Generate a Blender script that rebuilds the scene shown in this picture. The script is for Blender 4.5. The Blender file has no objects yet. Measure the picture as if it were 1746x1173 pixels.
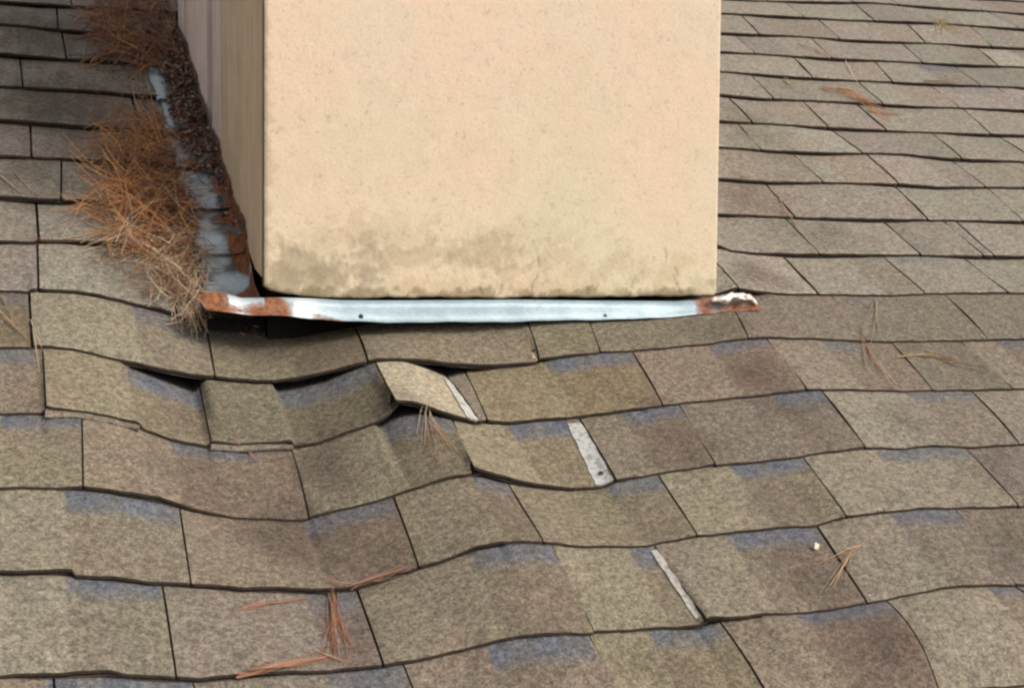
import bpy, math, random
import numpy as np
from mathutils import Vector, Matrix

random.seed(7); rng = np.random.default_rng(7)
sc = bpy.context.scene
W, H = 1746.0, 1173.0
# ------------------------------------------------------------------ camera
F, YAW, PIT, ROL = 2547.8, 0.350353, -0.051588, 0.0094874
SL = 0.5035432                      # roof pitch
Y0, Z0, E = 2.128716, -0.0390701, 0.143   # eave-side reference line, course exposure
fw = np.array([math.sin(YAW)*math.cos(PIT), math.cos(YAW)*math.cos(PIT), math.sin(PIT)])
r0 = np.array([math.cos(YAW), -math.sin(YAW), 0.0]); u0 = np.cross(r0, fw)
c_, s_ = math.cos(ROL), math.sin(ROL)
CR, CU = c_*r0 + s_*u0, -s_*r0 + c_*u0
cam = bpy.data.cameras.new('camera'); camo = bpy.data.objects.new('camera', cam)
sc.collection.objects.link(camo); sc.camera = camo
cam.lens = F/W*36.0; cam.sensor_width = 36.0; cam.clip_start = .02; cam.clip_end = 500
camo.matrix_world = Matrix(((CR[0], CU[0], -fw[0], 0), (CR[1], CU[1], -fw[1], 0), (CR[2], CU[2], -fw[2], 0), (0, 0, 0, 1)))
# ------------------------------------------------------------------ light
SUN_EL, SUN_AZ = math.radians(42), math.radians(141)   # azimuth from +Y (up-roof) clockwise: behind the camera, to the right
w = bpy.data.worlds.new('World'); sc.world = w; w.use_nodes = True
nt = w.node_tree; bg = nt.nodes['Background']
sky = nt.nodes.new('ShaderNodeTexSky'); sky.sky_type = 'NISHITA'; sky.sun_disc = False
sky.sun_elevation = SUN_EL; sky.sun_rotation = SUN_AZ; sky.dust_density = 4.0; sky.air_density = 1.0; sky.ozone_density = .6
hs = nt.nodes.new('ShaderNodeHueSaturation'); hs.inputs['Saturation'].default_value = .22   # thin high cloud greys the blue
nt.links.new(sky.outputs[0], hs.inputs['Color']); nt.links.new(hs.outputs[0], bg.inputs[0]); bg.inputs[1].default_value = 0.175
sl = bpy.data.lights.new('sun', 'SUN'); sl.energy = 1.75; sl.angle = math.radians(20); sl.color = (1, .92, .82)
so = bpy.data.objects.new('sun', sl); sc.collection.objects.link(so)
d = Vector((math.sin(SUN_AZ)*math.cos(SUN_EL), math.cos(SUN_AZ)*math.cos(SUN_EL), math.sin(SUN_EL)))
so.rotation_euler = d.to_track_quat('Z', 'Y').to_euler(); so.location = (3, -3, 5)
sc.view_settings.view_transform = 'Standard'; sc.view_settings.look = 'None'
sc.view_settings.exposure = 0.22; sc.view_settings.gamma = 1
sc.cycles.filter_width = 2.5

# ------------------------------------------------------------------ helpers
UP = np.array([0, math.cos(SL), math.sin(SL)]); NO = np.array([0, -math.sin(SL), math.cos(SL)])
P0 = np.array([0, Y0, Z0])
def ray(x, y): return fw + CR*(x-W/2)/F + CU*(H/2-y)/F
def world(u, v, h):
    u, v, h = np.broadcast_arrays(np.asarray(u, float), np.asarray(v, float), np.asarray(h, float))
    return P0 + u[..., None]*np.array([1., 0, 0]) + v[..., None]*UP + h[..., None]*NO
def at_v(x, y, v):                  # point of the roof cross-section v = const seen at (x, y) -> (u, h)
    r = ray(x, y); s = ((P0 + v*UP) @ UP)/(r @ UP); p = r*s - P0
    return p[0], p @ NO
def at_h(x, y, h):
    r = ray(x, y); s = ((P0 + h*NO) @ NO)/(r @ NO); p = r*s - P0
    return p[0], p @ UP
def at_y(x, y, Y): r = ray(x, y); return r*(Y/r[1])
def at_x(x, y, X): r = ray(x, y); return r*(X/r[0])

def tag(o, label=None, cat=None, group=None, kind=None):
    if label: o['label'] = label
    if cat: o['category'] = cat
    if group: o['group'] = group
    if kind: o['kind'] = kind
    return o
def empty(name, loc=(0, 0, 0)):
    o = bpy.data.objects.new(name, None); o.location = loc; sc.collection.objects.link(o); o.empty_display_size = .05
    return o
def mesh(name, V, Fc, mats, parent=None, mi=None, col=None, smooth=True):
    V = np.asarray(V, np.float32).reshape(-1, 3)
    off = np.array(parent_loc(parent), np.float32)
    me = bpy.data.meshes.new(name)
    if isinstance(Fc, np.ndarray):
        n, k = Fc.shape
        me.vertices.add(len(V)); me.vertices.foreach_set('co', (V-off).ravel())
        me.loops.add(n*k); me.loops.foreach_set('vertex_index', Fc.astype(np.int32).ravel())
        me.polygons.add(n); me.polygons.foreach_set('loop_start', np.arange(0, n*k, k, dtype=np.int32))
        me.polygons.foreach_set('loop_total', np.full(n, k, np.int32))
        me.update(calc_edges=True)
    else:
        me.from_pydata([tuple(v) for v in (V-off)], [], [tuple(f) for f in Fc])
    for m in mats: me.materials.append(m)
    if mi is not None: me.polygons.foreach_set('material_index', np.asarray(mi, np.int32))
    me.polygons.foreach_set('use_smooth', np.full(len(me.polygons), smooth))
    if col is not None:
        a = me.color_attributes.new('col', 'FLOAT_COLOR', 'POINT')
        c = np.ones((len(V), 4), np.float32); c[:, :3] = col; a.data.foreach_set('color', c.ravel())
    me.validate()
    o = bpy.data.objects.new(name, me); sc.collection.objects.link(o)
    if parent: o.parent = parent
    return o
def parent_loc(p):
    v = np.zeros(3)
    while p is not None: v += np.array(p.location); p = p.parent
    return v
def grid_faces(nu, nv, base=0, flip=False):
    i, j = np.meshgrid(np.arange(nu-1), np.arange(nv-1), indexing='ij')
    a = (i*nv+j).ravel()+base
    f = np.stack([a, a+nv, a+nv+1, a+1], 1)
    return f[:, ::-1] if flip else f
def slab(T, B):                     # closed slab out of two point grids (nu, nv, 3); returns V, F, side flags
    nu, nv = T.shape[:2]; n = nu*nv
    V = np.concatenate([T.reshape(-1, 3), B.reshape(-1, 3)])
    f1 = grid_faces(nu, nv); f2 = grid_faces(nu, nv, n, True)
    idx = np.arange(n).reshape(nu, nv)
    loop = np.concatenate([idx[:, 0], idx[-1, 1:], idx[-2::-1, -1], idx[0, -2:0:-1]])
    nx = np.roll(loop, -1)
    sd = np.stack([loop, loop+n, nx+n, nx], 1)
    # own vertices for the rim so that shading stays crisp
    V = np.concatenate([V, V[loop], V[loop+n]]); m = len(loop); b = 2*n; k = np.arange(m); k2 = (k+1) % m
    sd = np.stack([b+k, b+m+k, b+m+k2, b+k2], 1)
    return V, np.concatenate([f1, f2, sd]), np.concatenate([np.zeros(len(f1)), np.ones(len(f2)+m)]), loop
def boxv(x0, x1, y0, y1, z0, z1):
    V = [(x, y, z) for x in (x0, x1) for y in (y0, y1) for z in (z0, z1)]
    return V, [(0, 1, 3, 2), (4, 6, 7, 5), (0, 4, 5, 1), (2, 3, 7, 6), (0, 2, 6, 4), (1, 5, 7, 3)]

# ------------------------------------------------------------------ materials
def newmat(name):
    m = bpy.data.materials.new(name); m.use_nodes = True
    return m, m.node_tree, m.node_tree.nodes['Principled BSDF']
def N(t, ty, **kw):
    n = t.nodes.new(ty)
    for k, v in kw.items(): setattr(n, k, v)
    return n
def noise(t, co, scale, detail=3, rough=.6):
    n = N(t, 'ShaderNodeTexNoise'); t.links.new(co, n.inputs['Vector'])
    n.inputs['Scale'].default_value = scale; n.inputs['Detail'].default_value = detail; n.inputs['Roughness'].default_value = rough
    return n.outputs['Fac']
def ramp(t, fac, stops):
    n = N(t, 'ShaderNodeValToRGB'); t.links.new(fac, n.inputs[0]); e = n.color_ramp.elements
    while len(e) < len(stops): e.new(.5)
    for k, (p, c) in enumerate(stops):
        e[k].position = p; e[k].color = (c, c, c, 1) if isinstance(c, (int, float)) else (*c, 1)
    return n.outputs[0]
def mixc(t, a, b, fac, mode='MIX'):
    n = N(t, 'ShaderNodeMix', data_type='RGBA', blend_type=mode)
    for sck, v in ((n.inputs[6], a), (n.inputs[7], b), (n.inputs[0], fac)):
        if hasattr(v, 'is_output'): t.links.new(v, sck)
        elif isinstance(v, tuple): sck.default_value = (*v, 1)
        else: sck.default_value = v
    return n.outputs[2]
def attr(t): return N(t, 'ShaderNodeAttribute', attribute_name='col').outputs['Color']
def objco(t): return N(t, 'ShaderNodeTexCoord').outputs['Object']
def bump(t, bsdf, h, dist, strength=1.0, prev=None):
    b = N(t, 'ShaderNodeBump'); b.inputs['Strength'].default_value = strength; b.inputs['Distance'].default_value = dist
    t.links.new(h, b.inputs['Height'])
    if prev is not None: t.links.new(prev, b.inputs['Normal'])
    t.links.new(b.outputs[0], bsdf.inputs['Normal']); return b.outputs[0]

M = {}
m, t, b = newmat('shingle_granules'); co = objco(t)
n1, n2, n3, n4 = noise(t, co, 330, 2), noise(t, co, 130, 3), noise(t, co, 9, 4, .65), noise(t, co, 42, 4, .6)
c = mixc(t, attr(t), ramp(t, n1, [(.34, .42), (.66, 1.58)]), .64, 'MULTIPLY')
c = mixc(t, c, ramp(t, n2, [(.34, .50), (.5, 1.0), (.66, 1.55)]), .58, 'MULTIPLY')
c = mixc(t, c, ramp(t, n3, [(.32, (1.05, .97, .93)), (.5, (1, 1, 1)), (.68, (.95, 1.0, .90))]), .6, 'MULTIPLY')
c = mixc(t, c, ramp(t, n4, [(.3, .80), (.52, 1.0), (.75, 1.14)]), .7, 'MULTIPLY')
t.links.new(c, b.inputs['Base Color']); b.inputs['Roughness'].default_value = .93; b.inputs['Specular IOR Level'].default_value = .25
p = bump(t, b, n2, .0016, .7); bump(t, b, n1, .0008, .8, p); M['top'] = m
m, t, b = newmat('asphalt_edge'); co = objco(t)
t.links.new(ramp(t, noise(t, co, 300, 3), [(.3, (.022, .014, .010)), (.75, (.085, .058, .040))]), b.inputs['Base Color'])
b.inputs['Roughness'].default_value = .95; M['edge'] = m
m, t, b = newmat('stucco'); co = objco(t)
g = noise(t, co, 55, 5, .65); g2 = noise(t, co, 230, 3, .7); g3 = noise(t, co, 6, 4, .55); g4 = noise(t, co, 900, 2)
c = mixc(t, attr(t), ramp(t, g3, [(.35, (1.05, .95, .90)), (.65, (.93, .99, .92))]), .6, 'MULTIPLY')
c = mixc(t, c, ramp(t, g, [(.28, .72), (.40, .97), (.8, 1.04)]), .8, 'MULTIPLY')
pit = noise(t, co, 150, 2, .5); c = mixc(t, c, ramp(t, pit, [(.26, .68), (.38, 1.0)]), .6, 'MULTIPLY')
c = mixc(t, c, ramp(t, g2, [(.3, .80), (.55, 1.02), (.8, 1.06)]), .55, 'MULTIPLY')
t.links.new(c, b.inputs['Base Color']); b.inputs['Roughness'].default_value = .9
p = bump(t, b, g, .005, .14); p = bump(t, b, g2, .0018, .38, p); bump(t, b, g4, .0005, .5, p); M['stucco'] = m
m, t, b = newmat('weathered_board'); co = objco(t)
mp = N(t, 'ShaderNodeMapping'); mp.inputs['Scale'].default_value = (1, 1, .07); t.links.new(co, mp.inputs[0])
g = noise(t, mp.outputs[0], 70, 5, .6); g2 = noise(t, co, 16, 4, .6)
c = mixc(t, attr(t), ramp(t, g, [(.25, .62), (.5, 1.0), (.8, 1.22)]), .75, 'MULTIPLY')
c = mixc(t, c, ramp(t, g2, [(.3, (.84, .83, .72)), (.6, (1.05, 1.0, 1.0))]), .8, 'MULTIPLY')
t.links.new(c, b.inputs['Base Color']); b.inputs['Roughness'].default_value = .8; bump(t, b, g, .0015, .5); M['board'] = m
m, t, b = newmat('galvanised_metal'); co = objco(t)
g = noise(t, co, 26, 5, .65); g2 = noise(t, co, 160, 4, .7)
rustc = ramp(t, g2, [(.3, (.070, .022, .010)), (.6, (.25, .095, .038)), (.85, (.40, .19, .10))])
at_ = N(t, 'ShaderNodeAttribute', attribute_name='col')
sep = N(t, 'ShaderNodeSeparateColor'); t.links.new(at_.outputs['Color'], sep.inputs[0])
mth = N(t, 'ShaderNodeMath', operation='ADD'); t.links.new(sep.outputs[0], mth.inputs[0])
mm2 = N(t, 'ShaderNodeMath', operation='MULTIPLY_ADD'); t.links.new(g, mm2.inputs[0]); mm2.inputs[1].default_value = 1.5; mm2.inputs[2].default_value = -.75
t.links.new(mm2.outputs[0], mth.inputs[1])
rf = ramp(t, mth.outputs[0], [(.34, 0.), (.50, .55), (.72, 1.)])
metc = mixc(t, ramp(t, g, [(.3, (.20, .27, .305)), (.7, (.29, .365, .40))]), (.47, .50, .52), sep.outputs[1])
metc = mixc(t, metc, ramp(t, g2, [(.35, .82), (.6, 1.03)]), .6, 'MULTIPLY')
dirt = mixc(t, metc, (.05, .035, .022), sep.outputs[2])
t.links.new(mixc(t, dirt, rustc, rf), b.inputs['Base Color'])
t.links.new(ramp(t, rf, [(0, .42), (1, .9)]), b.inputs['Roughness']); b.inputs['Metallic'].default_value = .12
bump(t, b, g2, .001, .5); M['metal'] = m
m, t, b = newmat('pine_needle'); t.links.new(attr(t), b.inputs['Base Color']); b.inputs['Roughness'].default_value = .7; M['needle'] = m
m, t, b = newmat('litter'); t.links.new(attr(t), b.inputs['Base Color']); b.inputs['Roughness'].default_value = .9; M['litter'] = m
m, t, b = newmat('sealant'); co = objco(t); g = noise(t, co, 120, 4)
t.links.new(ramp(t, g, [(.36, (.30, .13, .06)), (.48, (.72, .66, .6)), (.8, (.82, .78, .74))]), b.inputs['Base Color']); b.inputs['Roughness'].default_value = .6; M['seal'] = m
m, t, b = newmat('nail_steel'); b.inputs['Base Color'].default_value = (.03, .028, .03, 1); b.inputs['Roughness'].default_value = .6; b.inputs['Metallic'].default_value = .5; M['nail'] = m
m, t, b = newmat('light_strip'); co = objco(t); g = noise(t, co, 150, 4)
t.links.new(mixc(t, attr(t), ramp(t, g, [(.38, .42), (.5, .9), (.65, 1.06)]), .8, 'MULTIPLY'), b.inputs['Base Color']); b.inputs['Roughness'].default_value = .55; M['strip'] = m
m, t, b = newmat('shade_black'); co = objco(t); b.inputs['Specular IOR Level'].default_value = 0; b.inputs['Roughness'].default_value = 1  # near-black colour, so gaps and grooves in front read as deep shade
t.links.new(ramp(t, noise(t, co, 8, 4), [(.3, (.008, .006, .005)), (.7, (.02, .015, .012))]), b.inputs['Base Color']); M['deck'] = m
m, t, b = newmat('grass'); co = objco(t)
t.links.new(ramp(t, noise(t, co, 1.5, 6), [(.3, (.035, .05, .02)), (.7, (.08, .10, .04))]), b.inputs['Base Color']); M['ground'] = m

# ------------------------------------------------------------------ roof courses: lower (butt) edge of every course, as seen
LINES = {
 0: [(0,493),(49,495),(50,490),(68,490),(117,493),(164,498.5),(202,508),(232,516),(273,523),(300,532),(345,558),(400,565),(500,562),(600,548),(740,530),(1000,513),(1225,499),(1256,489),(1303,495),(1325,498),(1419,500),(1512,501.5),(1622,498),(1746,497)],
 1: [(0,409),(58,411),(68,407),(150,409),(300,417),(1228,417),(1247,425),(1278,429),(1356,431),(1512,433),(1746,435)],
 2: [(0,332),(60,336),(170,341),(300,350),(1228,363),(1350,369),(1512,372),(1746,375)],
 3: [(0,263),(130,269),(240,275),(1228,302),(1310,308),(1400,309),(1540,312),(1600,317),(1746,318)],
 4: [(0,201),(180,216),(300,222),(1228,249),(1300,254),(1400,258),(1540,261),(1610,268),(1746,274)],
 5: [(0,145),(150,152),(240,160),(1228,204),(1420,216),(1560,223),(1746,229)],
 6: [(0,88),(110,98),(250,105),(1228,159),(1300,166),(1480,174),(1570,180),(1746,186)],
 7: [(0,38),(100,48),(190,56),(1228,120),(1350,129),(1440,135),(1600,142),(1746,148)],
 8: [(0,0),(120,8),(200,12),(1228,86),(1350,94),(1440,99),(1600,107),(1746,113)],
 9: [(1228,54),(1350,60),(1440,66),(1600,73),(1746,81)],
 10: [(1228,21),(1350,27),(1440,33),(1560,36),(1746,48)],
 11: [(1280,0),(1480,3),(1746,22)],
 -1: [(0,590),(52,591),(60,587),(82,587),(123,593),(164,601),(205,612),(232,616),(273,625.5),(327,636),(368,639),(436,646),(471,645),(512,640),(553,631),(594,621),(629,613),(643,610),(689,609),(730,612),(771,617),(812,620),(866,619),(906,616),(917,614),(923,607.7),(1023,598),(1078,595.5),(1201,584.5),(1275,574),(1296,572),(1397,575),(1465,579),(1514,580),(1596,579),(1746,576)],
 -2: [(0,702),(74,702),(79,690),(136,697),(191,707),(236,716),(245,729),(292,745),(354,758),(363,748),(409,755),(430,753),(497,748),(503,758),(539,752),(594,733),(640,717),(660,706),(671,698),(673,679),(708,683),(730,690),(771,704),(812,717),(830,714),(860,717),(955,709),(991,707),(1037,700),(1133,688),(1160,685.5),(1242,677),(1310,670),(1378,661),(1460,661.5),(1541,664),(1664,662),(1746,660)],
 -3: [(0,828.6),(101,829),(142,827),(191,833),(232,838),(273,846),(327,863),(354,871),(395,879),(436,882),(498,884),(525,883),(531,876),(594,863),(662,845),(703,830),(757,812),(798,805),(806,803),(808,794),(839,804),(877,815),(895,819),(934,826),(969,830),(1024,829),(1042,822),(1047,817),(1062,815),(1127,805),(1220,790),(1310,782),(1364,775),(1419,766),(1473,760),(1541,762),(1596,756),(1650,760),(1746,754)],
 -4: [(0,970),(41,969),(123,967.5),(128,977),(191,980),(245,987),(322,992),(409,999),(450,998.5),(561,1001.6),(605,999),(648,987),(703,967.5),(771,946),(812,929),(853,920),(925,921),(983,928),(1051,929),(1105,928),(1187,910),(1269,902),(1310,897),(1391,892.5),(1443,877.5),(1528,869),(1569,864),(1629,864),(1746,860.6)],
 -5: [(0,1150),(76,1146),(191,1141),(218,1147.5),(273,1151.6),(341,1153),(409,1147.5),(450,1143),(534,1142),(621,1135),(654,1130),(703,1121.6),(785,1105),(839,1089),(880,1082),(928,1075),(996,1076.6),(1015,1075),(1078,1071),(1160,1066),(1195,1063),(1203,1055),(1209,1049),(1269,1047),(1310,1042.5),(1378,1041),(1473,1026),(1528,1017),(1596,1001.6),(1650,995),(1746,995)],
 -6: [(0,1352),(300,1360),(700,1335),(1050,1268),(1300,1235),(1500,1195),(1596,1176),(1746,1165)],
}
# extra opening under the butt edge, (x, millimetres)
GAPS = {
 -1: [(205,0),(225,8),(335,27),(352,4),(465,3),(475,18),(560,17),(622,5),(640,1),(690,1),(730,11),(768,23),(800,12),(860,4),(915,2),(1000,1)],
 -2: [(60,1),(360,1),(420,5),(500,3),(640,1),(652,14),(705,14),(760,8),(812,2),(1100,2)],
 -3: [(100,1),(220,4),(330,3),(400,0),(800,1),(850,7),(930,4),(1000,2),(1050,1)],
 -4: [(0,5),(128,2),(200,3),(430,4),(560,6),(620,2),(760,2),(860,3)],
 -5: [(0,1),(90,4),(270,4),(600,2),(1000,1),(1150,1),(1206,5),(1300,3)],
 0: [(68,1),(230,3),(300,3),(1225,3),(1256,9),(1290,7),(1310,1)],
}
JOINTS = {   # (x on the butt line, x on the line above)
 0: [(66,64),(1394,1339),(1577,1509),(1718,1647)],
 1: [(66,62),(1397,1342),(1569,1512),(1675,1609),(1694,1631)],
 2: [(104,105),(1355,1309),(1580,1530),(1743,1687)],
 3: [(53,51),(1403,1355),(1532,1480),(1680,1628)],
 4: [(1297,1260),(1469,1422),(1640,1590)],
 5: [(1281,1245),(1412,1370),(1510,1463),(1687,1643)],
 6: [(1318,1282),(1505,1465),(1634,1590)],
 7: [(99,97),(1385,1355),(1521,1493),(1670,1630)],
 8: [(1286,1256),(1418,1385),(1572,1540),(1700,1669)],
 9: [(1293,1265),(1431,1397),(1577,1550),(1690,1655)],
 10: [(1370,1340),(1490,1460),(1640,1612)],
 -1: [(55,50),(366,354),(627,604),(918,890),(1023,995),(1275,1240),(1477,1419),(1683,1612)],
 -2: [(78,73),(360,343),(672,642),(816,769),(831,798),(1130,1080),(1375,1309),(1589,1522)],
 -3: [(142,140),(527,497),(807,775),(1050,990),(1220,1160),(1475,1403),(1737,1659)],
 -4: [(325,307),(713,672),(926,870),(1189,1125),(1442,1371),(1737,1650)],
 -5: [(300,277),(653,610),(1013,943),(1204,1118),(1478,1395),(1732,1632)],
 -6: [(395,330),(760,690),(1100,1006),(1330,1234),(1600,1514)],
}
BANDS = {    # weathered blue-grey stripe printed along the top of a tab: x0, x1 on the line above, share of the exposure, strength
 -1: [(0,47,.22,.6),(225,345,.30,.6),(1430,1500,.2,.3)],
 -2: [(0,54,.24,.8),(214,342,.32,1),(470,640,.34,.75),(798,800,.2,.3),(930,1076,.24,1),(1205,1303,.2,.8),(1400,1462,.22,.6),(1700,1800,.2,.6)],
 -3: [(0,138,.20,1),(292,440,.20,.8),(655,770,.30,.8),(868,966,.24,1),(1058,1158,.20,.9),(1320,1400,.22,.9),(1545,1655,.20,.6)],
 -4: [(110,305,.24,1),(520,668,.22,.8),(806,866,.20,.8),(1036,1122,.22,.9),(1245,1368,.22,1),(1494,1648,.20,.8)],
 -5: [(112,274,.17,1),(520,606,.26,.6),(803,941,.22,.9),(1070,1112,.26,.9),(1240,1392,.20,1),(1520,1630,.20,.9)],
 -6: [(80,328,.2,1),(560,688,.22,.7),(832,1002,.22,1),(1108,1230,.16,.9),(1358,1512,.18,.9),(1684,1800,.16,.8)],
 0: [(1520,1600,.2,.4)], 6: [(1600,1700,.3,.3)], 7: [(1560,1625,.35,.7)],
}
TINT = {     # tab colours by course, from the tab left of the first joint; None = drawn from the palette
 -1: [(.20,.165,.12),(.27,.25,.195),(.20,.18,.13),(.225,.195,.15),(.21,.19,.14),(.20,.18,.14),(.21,.18,.155),(.20,.18,.15),(.20,.18,.15)],
 -2: [(.25,.22,.18),(.265,.235,.175),(.19,.175,.13),(.42,.385,.30),None,(.255,.22,.15),(.24,.20,.165),(.25,.215,.18),(.19,.17,.14)],
 -3: [(.27,.25,.19),(.24,.20,.16),(.22,.20,.15),(.27,.24,.18),(.22,.19,.155),(.20,.175,.15),(.27,.245,.21),(.25,.22,.19)],
 -4: [(.26,.24,.19),(.23,.195,.155),(.23,.20,.155),(.235,.205,.155),(.265,.24,.185),(.27,.245,.20),(.21,.18,.16)],
 -5: [(.26,.245,.20),(.235,.205,.18),(.24,.21,.165),(.26,.235,.18),(.25,.22,.18),(.25,.225,.19),(.21,.185,.16)],
}
# brown weather stains, and shade painted under the apron and in the hollows: picture x, y, half sizes (x, y), strength
SHADE_STAINS = [(400,550,90,24,.9),(520,560,90,14,.8),(545,800,70,50,.6),(470,900,90,40,.45),(520,930,80,50,.45),(1130,690,40,14,.3),(1290,640,50,22,.5),(1340,690,50,26,.4),(1330,860,60,40,.25),
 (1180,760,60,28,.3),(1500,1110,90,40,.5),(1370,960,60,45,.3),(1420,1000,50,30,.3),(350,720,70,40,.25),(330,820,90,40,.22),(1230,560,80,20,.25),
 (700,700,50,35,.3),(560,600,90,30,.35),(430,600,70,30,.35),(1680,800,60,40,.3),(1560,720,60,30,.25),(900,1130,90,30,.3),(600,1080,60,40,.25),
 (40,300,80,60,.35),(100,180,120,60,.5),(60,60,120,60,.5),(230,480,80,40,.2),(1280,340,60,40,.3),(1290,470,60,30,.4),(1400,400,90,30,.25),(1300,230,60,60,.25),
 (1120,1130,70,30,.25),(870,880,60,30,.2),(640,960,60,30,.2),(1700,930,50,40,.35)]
TH = .0042; XLG = .40
LN = {}
for k, pts in LINES.items():
    uh = np.array([at_v(x, y, k*E) for x, y in pts]); px = np.array([p[0] for p in pts], float)
    LN[k] = (px, uh[:, 0], uh[:, 1])
def u_of(k, x):                     # picture x on line k -> u (linear continuation outside)
    if k not in LN: k = max(min(k, 11), -6)
    px, uu, _ = LN[k]
    if x < px[0]: return uu[0]+(x-px[0])*(uu[1]-uu[0])/(px[1]-px[0])
    if x > px[-1]: return uu[-1]+(x-px[-1])*(uu[-1]-uu[-2])/(px[-1]-px[-2])
    return float(np.interp(x, px, uu))
def hline(k, u):
    u = np.asarray(u, float)
    if k < -6: return hline(-6, u)*max(0, 1-(-6-k)*.25)
    if k > 11: return 0*u
    px, uu, hh = LN[k]
    U_ = np.concatenate([[uu[0]-.7], uu, [uu[-1]+.7]]); H_ = np.concatenate([[0], hh, [0]])
    return np.interp(u, U_, H_)
def gap(k, u):
    u = np.asarray(u, float)
    g = .0006 + .0011*(1+np.sin(u*9.1+k*2.3)*np.sin(u*23.7+k))*.6
    if k >= 1: g = g+.0030*(1+.7*np.sin(u*17+k*3.1))+.0026*np.clip((XLG-u)/.02, 0, 1)*(.6+.4*np.sin(u*31+k*2))
    if k in GAPS:
        uu = [u_of(k, x) for x, _ in GAPS[k]]; g = g + np.interp(u, uu, [q*1e-3 for _, q in GAPS[k]], left=0, right=0)
    return g
_LOW = {}
def hlow(k, u):                     # the course above sits on a felt that cannot follow its sharp steps
    if k < -6 or k > 11: return hline(k, u)
    if k not in _LOW:
        g_ = np.arange(-2.5, 5.5, .002); A = hline(k, g_); kr = np.exp(-.5*(np.arange(-30, 31)*.002/.016)**2); kr /= kr.sum()
        B = np.minimum(A, np.convolve(A, kr, 'same')); B = np.minimum(A, np.convolve(B, kr, 'same')); B[:40] = 0; B[-40:] = 0
        _LOW[k] = (g_, B)
    return np.interp(np.asarray(u, float), *_LOW[k])
def roof_h(u, v):                   # top surface of the shingles
    k = int(math.floor(v/E)); t = v/E-k
    return float((1-t)*hline(k, u) + t*(hlow(k+1, u)-TH-gap(k+1, u)))
def on_roof(x, y, lift=0.):         # seen point -> (u, v, h) on the shingles
    h = lift
    for _ in range(14):
        u, v = at_h(x, y, h); h = .5*h + .5*(roof_h(u, v)+lift)
    return u, v, h

# chimney footprint
YF = Y0 - .034*math.cos(SL)         # front plane
XL = at_y(451, 470, YF)[0]; XR = at_y(1222.5, 490, YF)[0]
YB = at_x(303, 60, XL)[1]           # rear corner
VB = (YB-Y0)/math.cos(SL)
print('chimney', XL, XR, YF, YB, VB)

PAL = [(.262,.232,.180), (.250,.212,.172), (.236,.204,.168), (.272,.246,.200), (.228,.206,.178), (.256,.226,.168), (.240,.200,.165)]
PAL_UP = [(.245,.222,.190), (.232,.214,.186), (.255,.228,.196), (.236,.222,.188), (.250,.220,.195)]
BLUE = np.array((.082, .088, .105))
SUV = []
for x, y, rx, ry, am in SHADE_STAINS:
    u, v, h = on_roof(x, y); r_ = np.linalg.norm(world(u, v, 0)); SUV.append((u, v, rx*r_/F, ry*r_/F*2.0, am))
def tab_color(k, Uu, T, base, split, alt):
    c = np.ones(Uu.shape+(3,))*np.array(base)
    wgt = np.clip((Uu-split[0])/.004+.5, 0, 1)*split[1]
    c = c*(1-wgt[..., None]) + np.array(alt)*wgt[..., None]
    if k < 9:
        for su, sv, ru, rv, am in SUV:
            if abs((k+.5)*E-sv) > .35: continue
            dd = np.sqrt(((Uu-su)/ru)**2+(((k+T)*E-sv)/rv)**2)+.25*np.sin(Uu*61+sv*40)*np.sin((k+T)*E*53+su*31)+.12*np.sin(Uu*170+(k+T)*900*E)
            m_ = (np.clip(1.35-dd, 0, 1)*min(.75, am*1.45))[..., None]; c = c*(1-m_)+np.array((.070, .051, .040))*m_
    for x0, x1, dp, st in BANDS.get(k, []):
        a, b_ = u_of(k+1, x0), u_of(k+1, x1)
        jit = .004*np.sin(Uu*210+Uu*Uu*90)+.012*np.sin(Uu*51+k)
        m_ = np.clip((Uu-a)/.003+.5, 0, 1)*np.clip((b_-Uu)/.003+.5, 0, 1)*np.clip((T-(1-dp)+jit)/.15+.5, 0, 1)*st*.95*(.86+.14*np.sin(Uu*97+k))
        c = c*(1-m_[..., None]) + BLUE*m_[..., None]
    shadem = np.clip((T-1.012)/.02, 0, 1)[..., None]      # black painted in for the shade under the next course
    return c*(1-shadem)+np.array((.014, .011, .010))*shadem
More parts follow.
